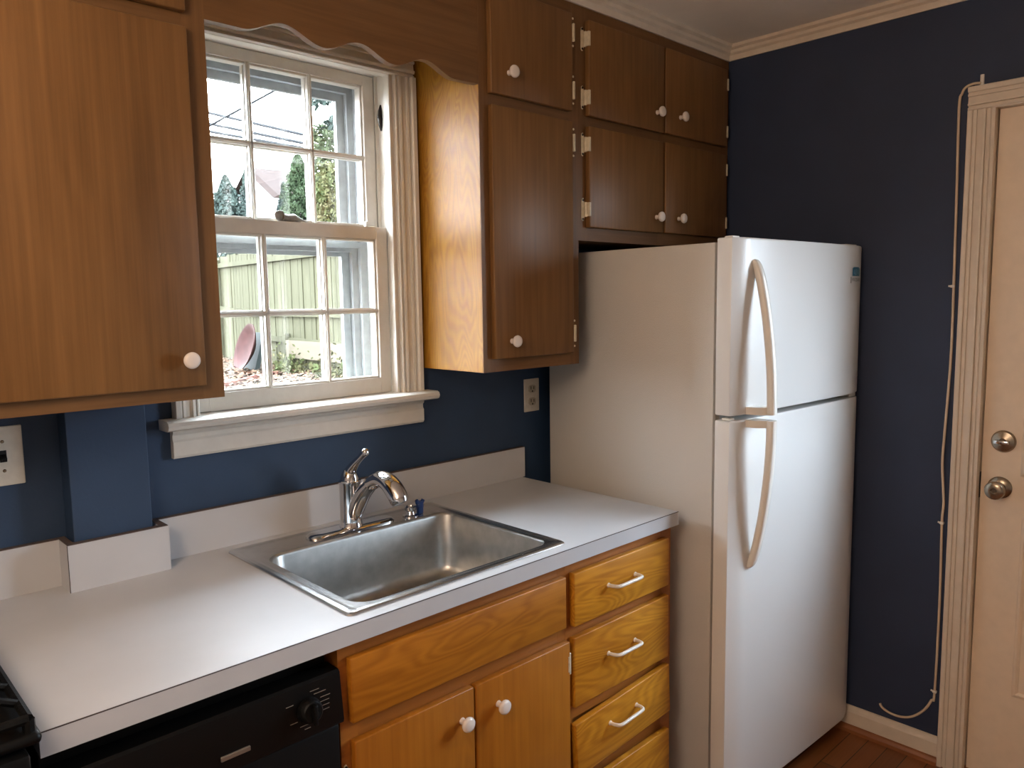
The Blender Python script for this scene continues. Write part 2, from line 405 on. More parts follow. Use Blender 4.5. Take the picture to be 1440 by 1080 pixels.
# aluminium storm window
st = MB()
for (ya, yb_, xi, zt, zb_, m0, m1) in ((.155, .17, .070, 2.078, 1.278, 1.640, 1.690), (.140, .155, .044, 2.100, 1.262, 1.652, 1.684), (.125, .140, .024, 2.118, 1.252, 1.664, 1.680)):
    st.box(-1.056, -1.056+xi, ya, yb_-.0003, 1.25, 2.135); st.box(-.488-xi, -.488, ya, yb_-.0003, 1.25, 2.135)
    st.box(-1.056+xi, -.488-xi, ya, yb_-.0003, zt, 2.135); st.box(-1.056+xi, -.488-xi, ya, yb_-.0003, 1.25, zb_); st.box(-1.056+xi, -.488-xi, ya, yb_-.0003, m0, m1)
sto = st.build('storm_frame', M['storm'], win)
MB().box(-.99, -.552, .161, .164, 1.27, 2.09).build('glass', M['glass'], sto)

# ------------------------------------------------------------------ cabinets: small parts
def knob(parent, x, z, y=DU-.019, s=1.0):
    mb = MB(); mb.lathe([(.0075*s, 0), (.0065*s, .006), (.006*s, .011), (.011*s, .015), (.0155*s, .018), (.0165*s, .022), (.015*s, .026), (.010*s, .028), (.002, .0285)], (x, y, z), (0, -1, 0), 28)
    return mb.build('knob', M['knob'], parent, smooth=True, ang=1.2)
def hinge(parent, x, z, side, y=DU, yd=DU-.019, h=.068):
    """surface hinge: frame leaf beside the door edge (side -1: frame leaf to the left), knuckle, door leaf wrapped on edge"""
    mb = MB(); s = side
    pts = [(x+s*.004, z-h*.30), (x+s*.004, z+h*.30), (x+s*.007, z+h*.36), (x+s*.011, z+h*.5), (x+s*.016, z+h*.46), (x+s*.0175, z+h*.3), (x+s*.0175, z-h*.3), (x+s*.016, z-h*.46), (x+s*.011, z-h*.5), (x+s*.007, z-h*.36)]
    mb.prism(pts, 'y', y-.0025, y)
    mb.box(x+s*.0045, x-s*.0035, yd-.003, yd+.0185, z-h*.3, z+h*.3, .001, 1)
    mb.tube([(x+s*.003, y-.006, z-h*.32), (x+s*.003, y-.006, z+h*.32)], .0035, 10)
    hg = mb.build('hinge', M['hinge'], parent, smooth=True)
    for dz in (-.41, .41): MB().lathe([(.0036, 0), (.0033, .001), (.001, .0015)], (x+s*.0125, y-.0025, z+dz*h), (0, -1, 0), 12).build('screw', M['screw'], hg)
    return hg
def worn_hinge(parent, x, z, yd=DU-.019, h=.05):
    mb = MB(); mb.box(x-.0035, x+.0035, yd-.004, yd+.004, z-h/2, z+h/2, .0015, 1)
    mb.tube([(x-.0045, yd-.003, z-h*.35), (x-.0045, yd-.003, z+h*.35)], .0028, 8)
    mb.lathe([(.0035, 0), (.002, .002)], (x-.003, yd-.0005, z-h*.75), (0, -1, 0), 10)
    mb.lathe([(.0035, 0), (.002, .002)], (x-.003, yd-.0005, z+h*.75), (0, -1, 0), 10)
    return mb.build('hinge', M['hinge'], parent, smooth=True)
def slab(name, parent, x0, x1, z0, z1, mat, y=DU, th=.019, bev=.003):
    mb = MB(); mb.box(x0, x1, y-th, y-.0005, z0, z1, bev, 2)
    return mb.build(name, mat, parent, smooth=True, ang=.9)
def frame(parent, verts, rails, mat_v, mat_h, y=DU, th=.019):
    for a in verts: MB().box(a[0], a[1], y, y+th, a[2], a[3]).build('face_stile', mat_v, parent)
    for a in rails: MB().box(a[0], a[1], y+.0003, y+th, a[2], a[3]).build('face_rail', mat_h, parent)

# left wall cabinet
L = empty('wall_cabinet', (-1.6, 0, 1.317), 'large brown wall cabinet left of the window with one white knob near its corner', 'cabinet')
c = MB(); c.box(-2.06, -1.112, DU+.019, -.001, 1.317, 1.335); c.box(-2.06, -2.042, DU+.019, -.001, 1.335, 2.4); c.box(-1.130, -1.112, DU+.019, -.001, 1.335, 2.4); c.box(-2.04, -1.13, -.010, -.001, 1.335, 2.4); c.box(-2.04, -1.13, DU+.019, -.01, 2.04, 2.056)
c.build('carcass', M['side'], L)
frame(L, [(-1.158, -1.112, 1.317, ZT), (-1.63, -1.585, 1.317, ZT), (-2.06, -2.02, 1.317, ZT)], [(-1.585, -1.158, 1.317, 1.352), (-2.02, -1.63, 1.317, 1.352), (-1.585, -1.158, 2.03, 2.07), (-2.02, -1.63, 2.03, 2.07), (-1.585, -1.158, 2.32, ZT), (-2.02, -1.63, 2.32, ZT)], M['frame'], M['railx'])
d = slab('door', L, -1.594, -1.154, 1.345, 2.036, M['wood']); knob(d, -1.190, 1.399)
for z in (1.45, 1.95): hinge(L, -1.594, z, -1)
slab('door', L, -1.594, -1.154, 2.064, 2.325, M['wood'])
slab('door', L, -2.03, -1.622, 1.345, 2.036, M['wood']); slab('door', L, -2.03, -1.622, 2.064, 2.325, M['wood'])

# valance with its scalloped lower edge
pts = [(-1.112, 2.064), (-1.034, 2.064)]
n = 60
for k in range(1, n):
    x = -1.034+.56*k/n; pts.append((x, 2.064+.0145*(1-cos(2*pi*(x+1.034)/(.56/3)))))
pts += [(-.474, 2.064), (-.396, 2.066), (-.396, ZT), (-1.112, ZT)]
va = MB().prism(pts, 'y', DU, DU+.019).build('window_valance', M['railx'], base=(-.75, DU+.01, 2.064))
tag(va, 'brown wooden valance board with scalloped lower edge above the window', 'valance')

# tall wall cabinet right of window
Rc = empty('wall_cabinet', (-.2, 0, 1.311), 'tall narrow wall cabinet right of the window with a golden side panel', 'cabinet')
c = MB(); c.box(-.378, -.025, DU+.019, -.001, 1.311, 1.329); c.box(-.025, -.007, DU+.019, -.001, 1.311, ZC-.002); c.box(-.378, -.025, -.010, -.001, 1.329, 2.39); c.box(-.378, -.025, DU+.02, -.01, 2.02, 2.04)
c.build('carcass', M['frame'], Rc)
MB().box(-.396, -.378, DU+.0005, -.0005, 1.311, ZC-.002, .001, 1).build('side_panel', M['side'], Rc)['label'] = 'glossy golden side panel facing the window'
frame(Rc, [(-.3955, -.352, 1.311, ZT), (-.0455, -.007, 1.311, ZT)], [(-.352, -.0455, 1.311, 1.358), (-.352, -.0455, 2.01, 2.055), (-.352, -.0455, 2.31, ZT)], M['frame'], M['railx'])
d1 = slab('door', Rc, -.367, -.050, 1.347, 2.018, M['wood']); knob(d1, -.306, 1.394, s=1.0)
d2 = slab('door', Rc, -.367, -.050, 2.047, 2.318, M['wood']); knob(d2, -.303, 2.106)
for z in (1.405, 1.958): worn_hinge(d1, -.0455, z)
for z in (2.105, 2.265): worn_hinge(d2, -.0455, z)

# cabinet above the fridge
O = empty('wall_cabinet', (.41, 0, 1.681), 'four-door wooden wall cabinet above the white refrigerator', 'cabinet')
c = MB(); c.box(-.006, XR-.001, DU+.019, -.001, 1.681, 1.699); c.box(-.006, .012, DU+.019, -.001, 1.699, 2.40); c.box(XR-.02, XR-.001, DU+.019, -.001, 1.699, 2.40); c.box(.012, XR-.02, -.01, -.001, 1.699, 2.40); c.box(.012, XR-.02, DU+.02, -.01, 2.02, 2.04)
c.build('carcass', M['frame'], O)
frame(O, [(-.007, .034, 1.681, ZT), (.39, .425, 1.681, ZT), (.78, XR-.0005, 1.681, ZT)], [(.034, .39, 1.681, 1.73), (.425, .78, 1.681, 1.73), (.034, .39, 2.008, 2.052), (.425, .78, 2.008, 2.052), (.034, .39, 2.31, ZT), (.425, .78, 2.31, ZT)], M['frame'], M['railx'])
for (x0, x1, z0, z1, kx, kz, hs, hx) in ((.024, .400, 1.720, 2.016, .359, 1.770, -1, .024), (.411, .788, 1.722, 2.018, .486, 1.772, 1, .788),
                                        (.024, .400, 2.045, 2.317, .360, 2.104, -1, .024), (.411, .788, 2.047, 2.318, .492, 2.107, 1, .788)):
    d = slab('door', O, x0, x1, z0, z1, M['wood']); knob(d, kx, kz)
    for hz in ((z0+.053, z1-.053)): hinge(O, hx, hz, hs)

# ------------------------------------------------------------------ base units
FY = -.61
S = empty('sink_cabinet', (-.75, 0, 0), 'amber wooden sink base cabinet with two knobbed doors and a blank front', 'cabinet')
c = MB(); c.box(-1.066, -1.050, FY+.019, -.001, .10, .8775); c.box(-.449, -.441, FY+.019, -.001, .10, .8775); c.box(-1.05, -.449, FY+.019, -.001, .10, .118); c.box(-1.05, -.449, -.012, -.001, .118, .8775); c.box(-1.066, -.441, FY+.075, FY+.09, 0, .10)
c.build('carcass', M['bframe'], S)
frame(S, [(-1.068, -1.030, .10, .8775), (-.468, -.441, .10, .8775), (-.766, -.731, .10, .69)], [(-1.03, -.468, .835, .8775), (-1.03, -.468, .675, .73), (-1.03, -.468, .10, .14)], M['bframe'], M['bframe'], y=FY)
slab('false_front', S, -1.051, -.455, .718, .846, M['bdraw'], y=FY)
d = slab('door', S, -1.048, -.7515, .125, .681, M['bdoor'], y=FY); knob(d, -.787, .618, y=FY-.019)
for z in (.60, .20): hinge(S, -1.048, z, -1, y=FY, yd=FY-.019)
d = slab('door', S, -.7455, -.443, .125, .681, M['bdoor'], y=FY); knob(d, -.682, .616, y=FY-.019)
for z in (.625, .20): worn_hinge(d, -.4435, z, yd=FY-.016, h=.055)

Dr = empty('drawer_cabinet', (-.22, 0, 0), 'amber wooden drawer base cabinet beside the refrigerator with white pulls', 'cabinet')
c = MB(); c.box(-.440, -.425, FY+.019, -.001, .10, .8775); c.box(-.016, 0, FY+.019, -.001, .10, .8775); c.box(-.425, -.016, FY+.019, -.001, .10, .118); c.box(-.425, -.016, -.012, -.001, .118, .8775); c.box(-.44, 0, FY+.075, FY+.09, 0, .10)
c.build('carcass', M['bframe'], Dr)
frame(Dr, [(-.4405, -.416, .10, .8775), (-.045, 0, .10, .8775)], [(-.416, -.045, .835, .8775), (-.416, -.045, .675, .72), (-.416, -.045, .465, .51), (-.416, -.045, .28, .325), (-.416, -.045, .10, .13)], M['bframe'], M['bframe'], y=FY)
def pull(parent, x, z, y, rot=0):
    w = .055; h = .030
    P = smooth_curve([(x-w, y, z), (x-w*.98, y-h*.55, z+.001), (x-w*.80, y-h*.98, z+.002), (x, y-h, z+.002), (x+w*.80, y-h*.98, z+.002), (x+w*.98, y-h*.55, z+.001), (x+w, y, z)], 5)
    mb = MB(); mb.tube(P, .0046, 10)
    for s in (-1, 1): mb.lathe([(.0065, 0), (.005, .003)], (x+s*w, y, z), (0, -1, 0), 12)
    return mb.build('pull', M['pull'], parent, smooth=True, ang=1)
for (z0, z1, pz, rot) in ((.711, .846, .783, 0), (.503, .683, .602, 0), (.332, .474, .420, -3.4), (.138, .290, .23, -1.0)):
    if rot == 0:
        d = slab('drawer', Dr, -.427, -.033, z0, z1, M['bdraw_lit'], y=FY, bev=.003); pull(d, -.242, pz, FY-.019)
    else:
        d = slab('drawer', Dr, -.427, -.033, z0, z1, M['bdraw_lit'], y=FY, bev=.003)
        p = pull(d, -.242, pz, FY-.019)
        # sagging front: turned slightly in its own plane and pulled a touch forward
        piv = Vector((-.23, FY, (z0+z1)/2)); offw = Vector(Dr.location)
        R_ = Matrix.Translation(piv-offw) @ Matrix.Rotation(radians(rot), 4, 'Y') @ Matrix.Translation(-(piv-offw))
        d.matrix_local = Matrix.Translation((0, -.006, 0)) @ R_
        bx_ = MB(); bx_.box(-.40, -.06, FY+.02, -.25, z0+.02, z1-.02); bx_.build('drawer_box', M['bframe'], Dr)

# ------------------------------------------------------------------ countertop
K = empty('countertop', (-.78, -.32, CT-CTH), 'white laminate countertop with backsplash, holding the steel sink', 'countertop')
HX0, HX1, HY0, HY1 = -1.018, -.440, -.588, -.140
t = MB()
X0, X1 = -1.556, 0.0
for (a0, a1, b0, b1) in ((X0, HX0, CD+.0015, 0), (HX1, X1, CD+.0015, 0), (HX0, HX1, CD+.0015, HY0), (HX0, HX1, HY1, 0)):
    t.box(a0, a1, b0, b1, CT-CTH, CT)
t.build('worktop', M['lam'], K)
MB().box(X0, X1+.0008, CD, CD+.0016, CT-CTH, CT-.0016).build('front_edge', M['lam'], K)
MB().box(X0, X1+.0009, CD-.0002, CD+.0016, CT-.0017, CT-.0002).build('edge_seam', M['lamedge'], K)
def splash(name, x0, x1, y0, y1):
    o = MB().box(x0, x1, y0, y1, CT, CT+.1).build(name, M['lam'], K)
    MB().box(x0, x1, y0+.0012, y1, CT+.1, CT+.1015).build('top_edge', M['lamtop'], o)
splash('backsplash', X0, -1.376, -.0172, -.0005); splash('backsplash', -1.172, .0126, -.0172, -.0005)
bxm = MB(); bxt = MB()
for (a0, a1, b0, b1) in ((-1.376, -1.172, -.081, -.065), (-1.376, -1.360, -.065, -.0005), (-1.188, -1.172, -.065, -.0005)):
    bxm.box(a0, a1, b0, b1, CT, CT+.1); bxt.box(a0+.001, a1-.001, b0+.001, b1, CT+.1, CT+.1015)
bo = bxm.build('pipe_surround', M['lam'], K); bxt.build('top_edge', M['lamtop'], bo)
MB().box(-1.3765, -1.3752, -.0815, -.0800, CT, CT+.1).build('corner_seam', M['lamedge'], bo)

# ------------------------------------------------------------------ sink
sk = empty('kitchen_sink', (-.73, -.33, CT), 'rectangular stainless steel drop-in sink set in the white countertop', 'sink')
z = CT
dk = MB()
dk.loops([rrect(-1.036, -.424, -.604, -.058, .016, z+.0004), rrect(-1.0355, -.4245, -.6035, -.0585, .016, z+.003), rrect(-1.032, -.428, -.600, -.062, .015, z+.0055),
          rrect(-1.022, -.438, -.590, -.072, .014, z+.0058), rrect(-1.016, -.444, -.584, -.078, .014, z+.0035), rrect(-1.010, -.450, -.580, -.082, .014, z+.003),
          rrect(-1.000, -.446, -.577, -.160, .05, z+.003), rrect(-.996, -.442+.0, -.574, -.163, .05, z+.0025)], )
# keep the deck ring monotone on the right side
dk.build('sink_deck', M['steel'], sk, smooth=True, ang=.35)
bs = MB()
Ls = [rrect(-.9965, -.4415, -.5745, -.1625, .050, z+.0027, 8), rrect(-.992, -.446, -.570, -.167, .048, z-.001, 8), rrect(-.990, -.448, -.568, -.169, .048, z-.006, 8), rrect(-.985, -.453, -.563, -.174, .050, z-.12, 8)]
for k in range(1, 7):
    a = radians(15*k); r = .035
    Ls.append(rrect(-.984+r*(1-cos(a)), -.454-r*(1-cos(a)), -.562+r*(1-cos(a)), -.175-r*(1-cos(a)), .050-.02*(1-cos(a)), z-.135-r*sin(a), 8))
Ls.append(rrect(-.80, -.64, -.45, -.29, .04, z-.173, 8)); Ls.append(rrect(-.765, -.675, -.415, -.325, .04, z-.174, 8))
bs.loops(Ls, False, True)
bs.build('basin', M['steel_b'], sk, smooth=True, ang=.9)
dr = MB(); dr.lathe([(.045, 0), (.043, .003), (.036, .002), (.030, -.004), (.002, -.004)], (-.72, -.37, z-.172)); dr.build('drain', M['chrome'], sk, smooth=True)

# faucet
fxx, fyy = -.726, -.118
Fc = empty('kitchen_faucet', (fxx, fyy, CT+.003), 'chrome single-lever pull-out faucet arching over the sink', 'faucet')
zb = CT+.003
pl_ = MB(); pl_.loops([rrect(fxx-.128, fxx+.128, fyy-.030, fyy+.030, .0299, zb, 8), rrect(fxx-.128, fxx+.128, fyy-.030, fyy+.030, .0299, zb+.004, 8), rrect(fxx-.122, fxx+.122, fyy-.024, fyy+.024, .0239, zb+.009, 8), rrect(fxx-.09, fxx+.09, fyy-.012, fyy+.012, .0119, zb+.010, 8)], True, True)
pl_.build('base_plate', M['chrome'], Fc, smooth=True, ang=.7)
bd = MB(); bd.lathe([(.030, .006), (.031, .010), (.029, .016), (.0280, .024), (.0275, .06), (.0275, .120), (.0292, .124), (.0292, .128), (.0265, .130)], (fxx, fyy, zb), n=32)
bd.build('faucet_body', M['chrome'], Fc, smooth=True, ang=.5)
sp = MB(); C3 = smooth_curve([(-.128, .945, .012), (-.140, .965, .019), (-.158, .995, .0215), (-.185, 1.028, .0205), (-.218, 1.055, .0185)], 6)
sp.tube([(fxx, y_, z_) for y_, z_, r_ in C3], [r_ for *_, r_ in C3], 20, up=(1, 0, 0)); sp.build('spout', M['chrome'], Fc, smooth=True, ang=.9)
sh = MB(); C4 = smooth_curve([(-.214, 1.053, .0175), (-.226, 1.060, .0195), (-.262, 1.074, .0205), (-.294, 1.070, .0225), (-.320, 1.054, .0240), (-.339, 1.033, .0225), (-.342, 1.029, .017)], 6)
sh.tube([(fxx, y_, z_) for y_, z_, r_ in C4], [r_ for *_, r_ in C4], 20, up=(1, 0, 0)); sh.build('spray_head', M['chrome'], Fc, smooth=True, ang=.9)
hd = MB(); hd.lathe([(.0240, .130), (.0235, .138), (.020, .148), (.015, .156), (.009, .162), (.002, .164)], (fxx, fyy, zb), n=28)
C5 = smooth_curve([(-.112, 1.060, .014), (-.128, 1.078, .014), (-.150, 1.098, .0105), (-.172, 1.114, .0085), (-.188, 1.126, .0095), (-.198, 1.133, .010), (-.203, 1.136, .006)], 5)
hd.tube([(fxx, y_, z_) for y_, z_, r_ in C5], [r_ for *_, r_ in C5], 16, up=(1, 0, 0)); hd.build('lever', M['chrome'], Fc, smooth=True, ang=.9)
# little hole cover + blue clip
g = MB(); g.lathe([(.022, 0), (.022, .003), (.014, .006), (.011, .014), (.016, .018), (.0165, .026), (.012, .028), (.010, .024), (.001, .024)], (-.548, -.135, z+.003)); go = g.build('sprayer_holder', M['chrome'], base=(-.548, -.135, z+.003), smooth=True, ang=.6)
tag(go, 'small chrome sprayer hole fitting at the back of the sink deck', 'faucet fitting')
g = MB(); g.box(-.523, -.507, -.141, -.127, z+.003, z+.026, .003, 2); g.tube([(-.515, -.134, z+.022), (-.515, -.134, z+.038)], [.011, .010], 10)
g.tube([(-.522, -.134, z+.034), (-.526, -.134, z+.043)], [.007, .005], 8); g.tube([(-.508, -.134, z+.034), (-.503, -.134, z+.041)], [.006, .005], 8)
go = g.build('blue_cap', M['blue'], base=(-.515, -.134, z+.003), smooth=True, ang=.6); tag(go, 'tiny blue plastic cap standing beside the chrome fitting', 'cap')

# ------------------------------------------------------------------ dishwasher
Dw = empty('dishwasher', (-1.31, -.3, 0), 'black built-in dishwasher under the left part of the countertop', 'dishwasher')
MB().box(-1.548, -1.076, -.575, -.03, .0, .868).build('tub', M['black'], Dw)
dd = MB(); dd.box(-1.548, -1.075, -.622, -.577, .11, .728, .006, 2); dd.build('door', M['black'], Dw, smooth=True)
cn = MB(); cn.prism([(-.577, .733), (-.630, .733), (-.632, .74), (-.622, .828), (-.617, .832), (-.577, .832)], 'x', -1.548, -1.0715)
cno = cn.build('console', M['black'], Dw, smooth=True, ang=.4)
def cy(z_): return -.632+(z_-.74)/(.828-.74)*.010
dl = MB(); zc_ = .782; dl.lathe([(.023, 0), (.023, .004), (.020, .016), (.017, .019), (.001, .019)], (-1.140, cy(zc_)-.0005, zc_), (0, -1, .11), 28)
dl.box(-1.144, -1.136, cy(zc_)-.030, cy(zc_)-.016, zc_-.019, zc_+.019, .003, 2)
dl.build('dial', M['blackm'], cno, smooth=True)
bg = MB(); bg.box(-1.303, -1.252, cy(.760)-.003, cy(.760)+.002, .756, .7645, .001, 1); bg.build('latch_badge', M['silver'], cno)
for (x, zz, w) in ((-1.115, .805, .024), (-1.125, .812, .018), (-1.105, .795, .020), (-1.107, .787, .018), (-1.106, .779, .016), (-1.108, .771, .018), (-1.170, .768, .014), (-1.150, .757, .018), (-1.175, .800, .014), (-1.145, .750, .012)):
    MB().box(x-w/2, x+w/2, cy(zz)-.0004, cy(zz)+.001, zz, zz+.0012).build('dial_mark', M['print'], cno)
MB().box(-1.548, -1.076, -.565, -.55, .0, .105).build('toe_panel', M['blackm'], Dw)
sb = MB(); sb.box(-1.10, -1.085, -.60, -.578, .858, .866, .001, 1); sb.build('mounting_bracket', M['silver'], Dw)

# ------------------------------------------------------------------ range
Rg = empty('gas_range', (-1.94, -.35, 0), 'black gas range left of the countertop, only its grate corner showing', 'stove')
MB().box(-2.32, -1.575, -.64, -.03, .0, .915, .004, 2).build('oven_body', M['black'], Rg)
MB().box(-2.32, -1.5575, -.672, -.02, .9165, .934, .008, 3).build('cooktop', M['black'], Rg, smooth=True)
MB().box(-2.30, -1.60, -.675, -.642, .15, .78, .006, 2).build('oven_door', M['black'], Rg, smooth=True)
MB().box(-2.32, -1.575, -.68, -.642, .80, .912, .006, 2).build('control_panel', M['black'], Rg, smooth=True)
for gx in (-1.745, -2.12):
    g = MB(); x0, x1, y0, y1 = gx-.17, gx+.175, -.655, -.06
    for yy in (y0, (y0+y1)/2-.006, (y0+y1)/2+.006, y1): g.tube([(x0, yy, .950), (x1, yy, .950)], .007, 8)
    for xx in (x0, x1): g.tube([(xx, y0, .950), (xx, y1, .950)], .007, 8)
    for yc in (-.50, -.21):
        for yy in (yc-.10, yc-.035, yc+.035, yc+.10): g.tube([(x0, yy, .950), (x0+.03, yy, .966), (gx-.05, yy, .966)], .006, 8); g.tube([(x1, yy, .950), (x1-.03, yy, .966), (gx+.05, yy, .966)], .006, 8)
        g.tube([(gx, yc-.14, .966), (gx, yc-.04, .966)], .006, 8); g.tube([(gx, yc+.14, .966), (gx, yc+.04, .966)], .006, 8)
    for xx in (x0, x1):
        for yy in (y0, y1): g.tube([(xx, yy, .931), (xx, yy, .95)], .008, 8)
    g.build('burner_grate', M['blackm'], Rg, smooth=True)
    for yc in (-.50, -.21):
        b_ = MB(); b_.lathe([(.045, 0), (.045, .008), (.035, .012), (.032, .018), (.001, .02)], (gx, yc, .932)); b_.build('burner', M['blackm'], Rg, smooth=True)
for k in range(5):
    b_ = MB(); b_.lathe([(.022, 0), (.020, .02), (.001, .022)], (-2.25+k*.15, -.68, .856), (0, -1, 0)); b_.build('control_knob', M['blackm'], Rg, smooth=True)

# ------------------------------------------------------------------ refrigerator (own frame: u right, -y towards the room)
FA = -.0411
Fr = empty('refrigerator', (.0532, -.7563, 0), 'tall white top-freezer refrigerator beside the countertop', 'refrigerator', rz=FA)
W = .7493
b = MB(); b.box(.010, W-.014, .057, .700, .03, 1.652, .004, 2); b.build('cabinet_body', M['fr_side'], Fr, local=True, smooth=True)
g = MB(); g.box(.022, W-.024, .043, .058, .08, 1.645); g.build('gasket', M['gasket'], Fr, local=True)
g = MB(); g.box(.02, W-.02, .030, .060, .012, .058); g.build('kick_grille', M['dark'], Fr, local=True)
def door_prof(w):
    P = [(0, .043), (0, .004), (.002, 0)]
    for k in range(1, 9):
        t_ = k/8; P.append((.002+.070*t_, -.014*sin(t_*pi/2)))
    for k in range(1, 6): P.append((.072+(w-.144)*k/6, -.014-.003*sin(pi*k/6)))
    for k in range(8, -1, -1):
        t_ = k/8; P.append((w-.002-.070*t_, -.014*sin(t_*pi/2)))
    P += [(w, .004), (w, .043)]
    return P
def fdoor(name, z0, z1):
    mb = MB(); P = door_prof(W)
    def lay(s, zz):   # inset loop
        return [(W/2+(u-W/2)*(1-s/W*2), .02+(v-.02)*(1-s*12), zz) for u, v in P]
    mb.loops([lay(.004, z0), lay(.001, z0+.002), lay(0, z0+.005), lay(0, z1-.005), lay(.001, z1-.002), lay(.004, z1)], True, True)
    return mb.build(name, M['fr_door'], Fr, local=True, smooth=True, ang=.5)
fz = fdoor('freezer_door', 1.188, 1.662); fd = fdoor('fridge_door', .066, 1.174)
def fhandle(parent, z_end, z_mid, s):
    pts = smooth_curve([(.090, -.010, z_end), (.0905, -.022, z_end+s*.018), (.092, -.036, z_end+s*.07), (.094, -.052, z_end+s*.16), (.096, -.063, z_end+s*.26), (.097, -.068, z_end+s*.34), (.097, -.070, z_mid)], 6)
    Ls = []; n_ = 16
    for i, p in enumerate(pts):
        w = .0105+.004*min(1, i/10); dpt = .009+.003*min(1, i/10)
        if i == 0: w = .004; dpt = .004
        if i == 1: w = .008
        Ls.append([(p[0]+w*(abs(cos(2*pi*k/n_))**.7)*(1 if cos(2*pi*k/n_) > 0 else -1), p[1]+dpt*(abs(sin(2*pi*k/n_))**.8)*(1 if sin(2*pi*k/n_) > 0 else -1), p[2]) for k in range(n_)])
    mb = MB().loops(Ls, True, True)
    zz = z_mid+(-s)*0.0
    a, b_ = (z_mid, z_mid+.020) if s < 0 else (z_mid-.020, z_mid)
    a, b_ = sorted((z_mid, z_mid - s*.020)) if False else ((z_mid, z_mid+.020) if s == -1 else (z_mid-.020, z_mid))
    mb.prism([(.060, -.010), (.066, -.040), (.082, -.062), (.108, -.066), (.112, -.060), (.112, -.010)], 'z', a, b_)
    mb.build('handle', M['fr_han'], parent, local=True, smooth=True, ang=.9)
fhandle(fz, 1.606, 1.189, -1); fhandle(fd, .752, 1.173, 1)
h = MB(); h.box(W-.085, W-.012, .010, .11, 1.6525, 1.668, .004, 2); h.build('hinge_cover', M['fr_han'], Fr, local=True)
h = MB(); h.box(.012, .045, .005, .03, 1.6622, 1.6665, .0015, 1); h.build('top_shim', M['fr_han'], Fr, local=True)
h = MB(); h.box(W-.05, W-.006, .002, .04, 1.1745, 1.1875, .002, 1); h.build('centre_hinge', M['fr_han'], Fr, local=True)
h = MB(); h.box(.010, .035, .005, .03, 1.1745, 1.180, .0015, 1); h.build('door_bumper', M['fr_han'], Fr, local=True)
h = MB(); h.box(W-.06, W-.008, .0, .03, .052, .066, .002, 1); h.build('bottom_hinge', M['fr_han'], Fr, local=True)
for (x, y) in ((.06, .10), (W-.06, .10), (.06, .64), (W-.06, .64)):
    h = MB(); h.lathe([(.02, 0), (.02, .012), (.008, .014), (.008, .032)], (x, y, 0)); h.build('foot', M['dark'], Fr, local=True)
# emblem and brand word on the freezer door (upper right corner)
def face_v(u):
    t_ = min(1, max(0, (W-.002-u)/.070)); return -.014*sin(t_*pi/2)
e = MB(); cols = 10
u0, u1, ez0, ez1 = .655, .712, 1.566, 1.594
up_, lo_ = [], []
for k in range(cols+1):
    u = u0+(u1-u0)*k/cols; t_ = k/cols
    up_.append((u, face_v(u)-.0016 if u > W-.072 else -.0162, ez1-.004*abs(2*t_-1)**6)); lo_.append((u, up_[-1][1], ez0+.003*(1-t_)*0))
e.loops([up_, lo_], closed=False)
m_emb = plain('emblem_teal', (30, 100, 124), .35, noise=.5, nscale=60)
eo = e.build('emblem', m_emb, fz, local=True)
e = MB()
for (a, b2, zz, w) in ((.662, .668, 1.571, .016), (.672, .680, 1.569, .020), (.686, .692, 1.573, .013), (.697, .703, 1.570, .018)):
    e.add([(a, -.0172, zz), (b2, -.0172, zz), (b2-.002, -.0172, zz+w), (a+.002, -.0172, zz+w)], [(0, 1, 2, 3)])
e.build('emblem_mark', plain('emblem_pale_blue', (110, 156, 176), .35), fz, local=True)
cu = bpy.data.curves.new('lettering', 'FONT'); cu.body = 'FRIGIDAIRE'; cu.size = .0150; cu.extrude = .0002; cu.align_x = 'CENTER'
to = bpy.data.objects.new('tmp_text', cu); COL.objects.link(to)
bpy.context.view_layer.update()
dg = bpy.context.evaluated_depsgraph_get(); me = bpy.data.meshes.new_from_object(to.evaluated_get(dg))
bpy.data.objects.remove(to)
wd = max(v.co.x for v in me.vertices)-min(v.co.x for v in me.vertices); s_ = .068/wd
for v in me.vertices:
    x, y = v.co.x*s_, v.co.y; u = .686+x
    v.co = Vector((u, face_v(u)-.0018 if u > W-.072 else -.0166, 1.549+y))
me.materials.append(plain('lettering_grey', (84, 78, 74), .5))
wo = bpy.data.objects.new('lettering', me); COL.objects.link(wo); wo.parent = fz
e = MB(); e.box(.6455, .6468, -.0168, -.0155, 1.543, 1.563); e.build('sticker_edge', M['gasket'], fz, local=True)

# ------------------------------------------------------------------ wall plates
P_ = empty('duplex_outlet', (.062, 0, 1.185), 'ivory duplex outlet plate on the navy wall by the refrigerator', 'outlet')
mb = MB(); mb.box(.027, .097, -.005, 0, 1.130, 1.241, .002, 2); mb.build('plate', M['plate'], P_)
for zc in (1.207, 1.164):
    r = MB(); r.loops([[(.062+.0165*max(-1, min(1, cos(a)*1.15)), yy, zc+.0145*max(-.9, min(.9, sin(a)))) for a in [2*pi*k/24 for k in range(24)]] for yy in (-.004, -.0075)], True, True)
    ro = r.build('receptacle', M['recept'], P_)
    s = MB(); s.box(.054, .0565, -.0085, -.007, zc-.002, zc+.009); s.box(.0675, .070, -.0085, -.007, zc-.002, zc+.008); s.lathe([(.003, 0), (.003, .001)], (.062, -.0074, zc-.008), (0, -1, 0), 10)
    s.build('slots', M['slot'], ro)
P_ = empty('light_switch', (-1.460, 0, 1.207), 'ivory toggle switch plate under the left wall cabinet', 'switch')
mb = MB(); mb.box(-1.496, -1.424, -.006, 0, 1.146, 1.268, .002, 2); mb.build('plate', M['plate'], P_)
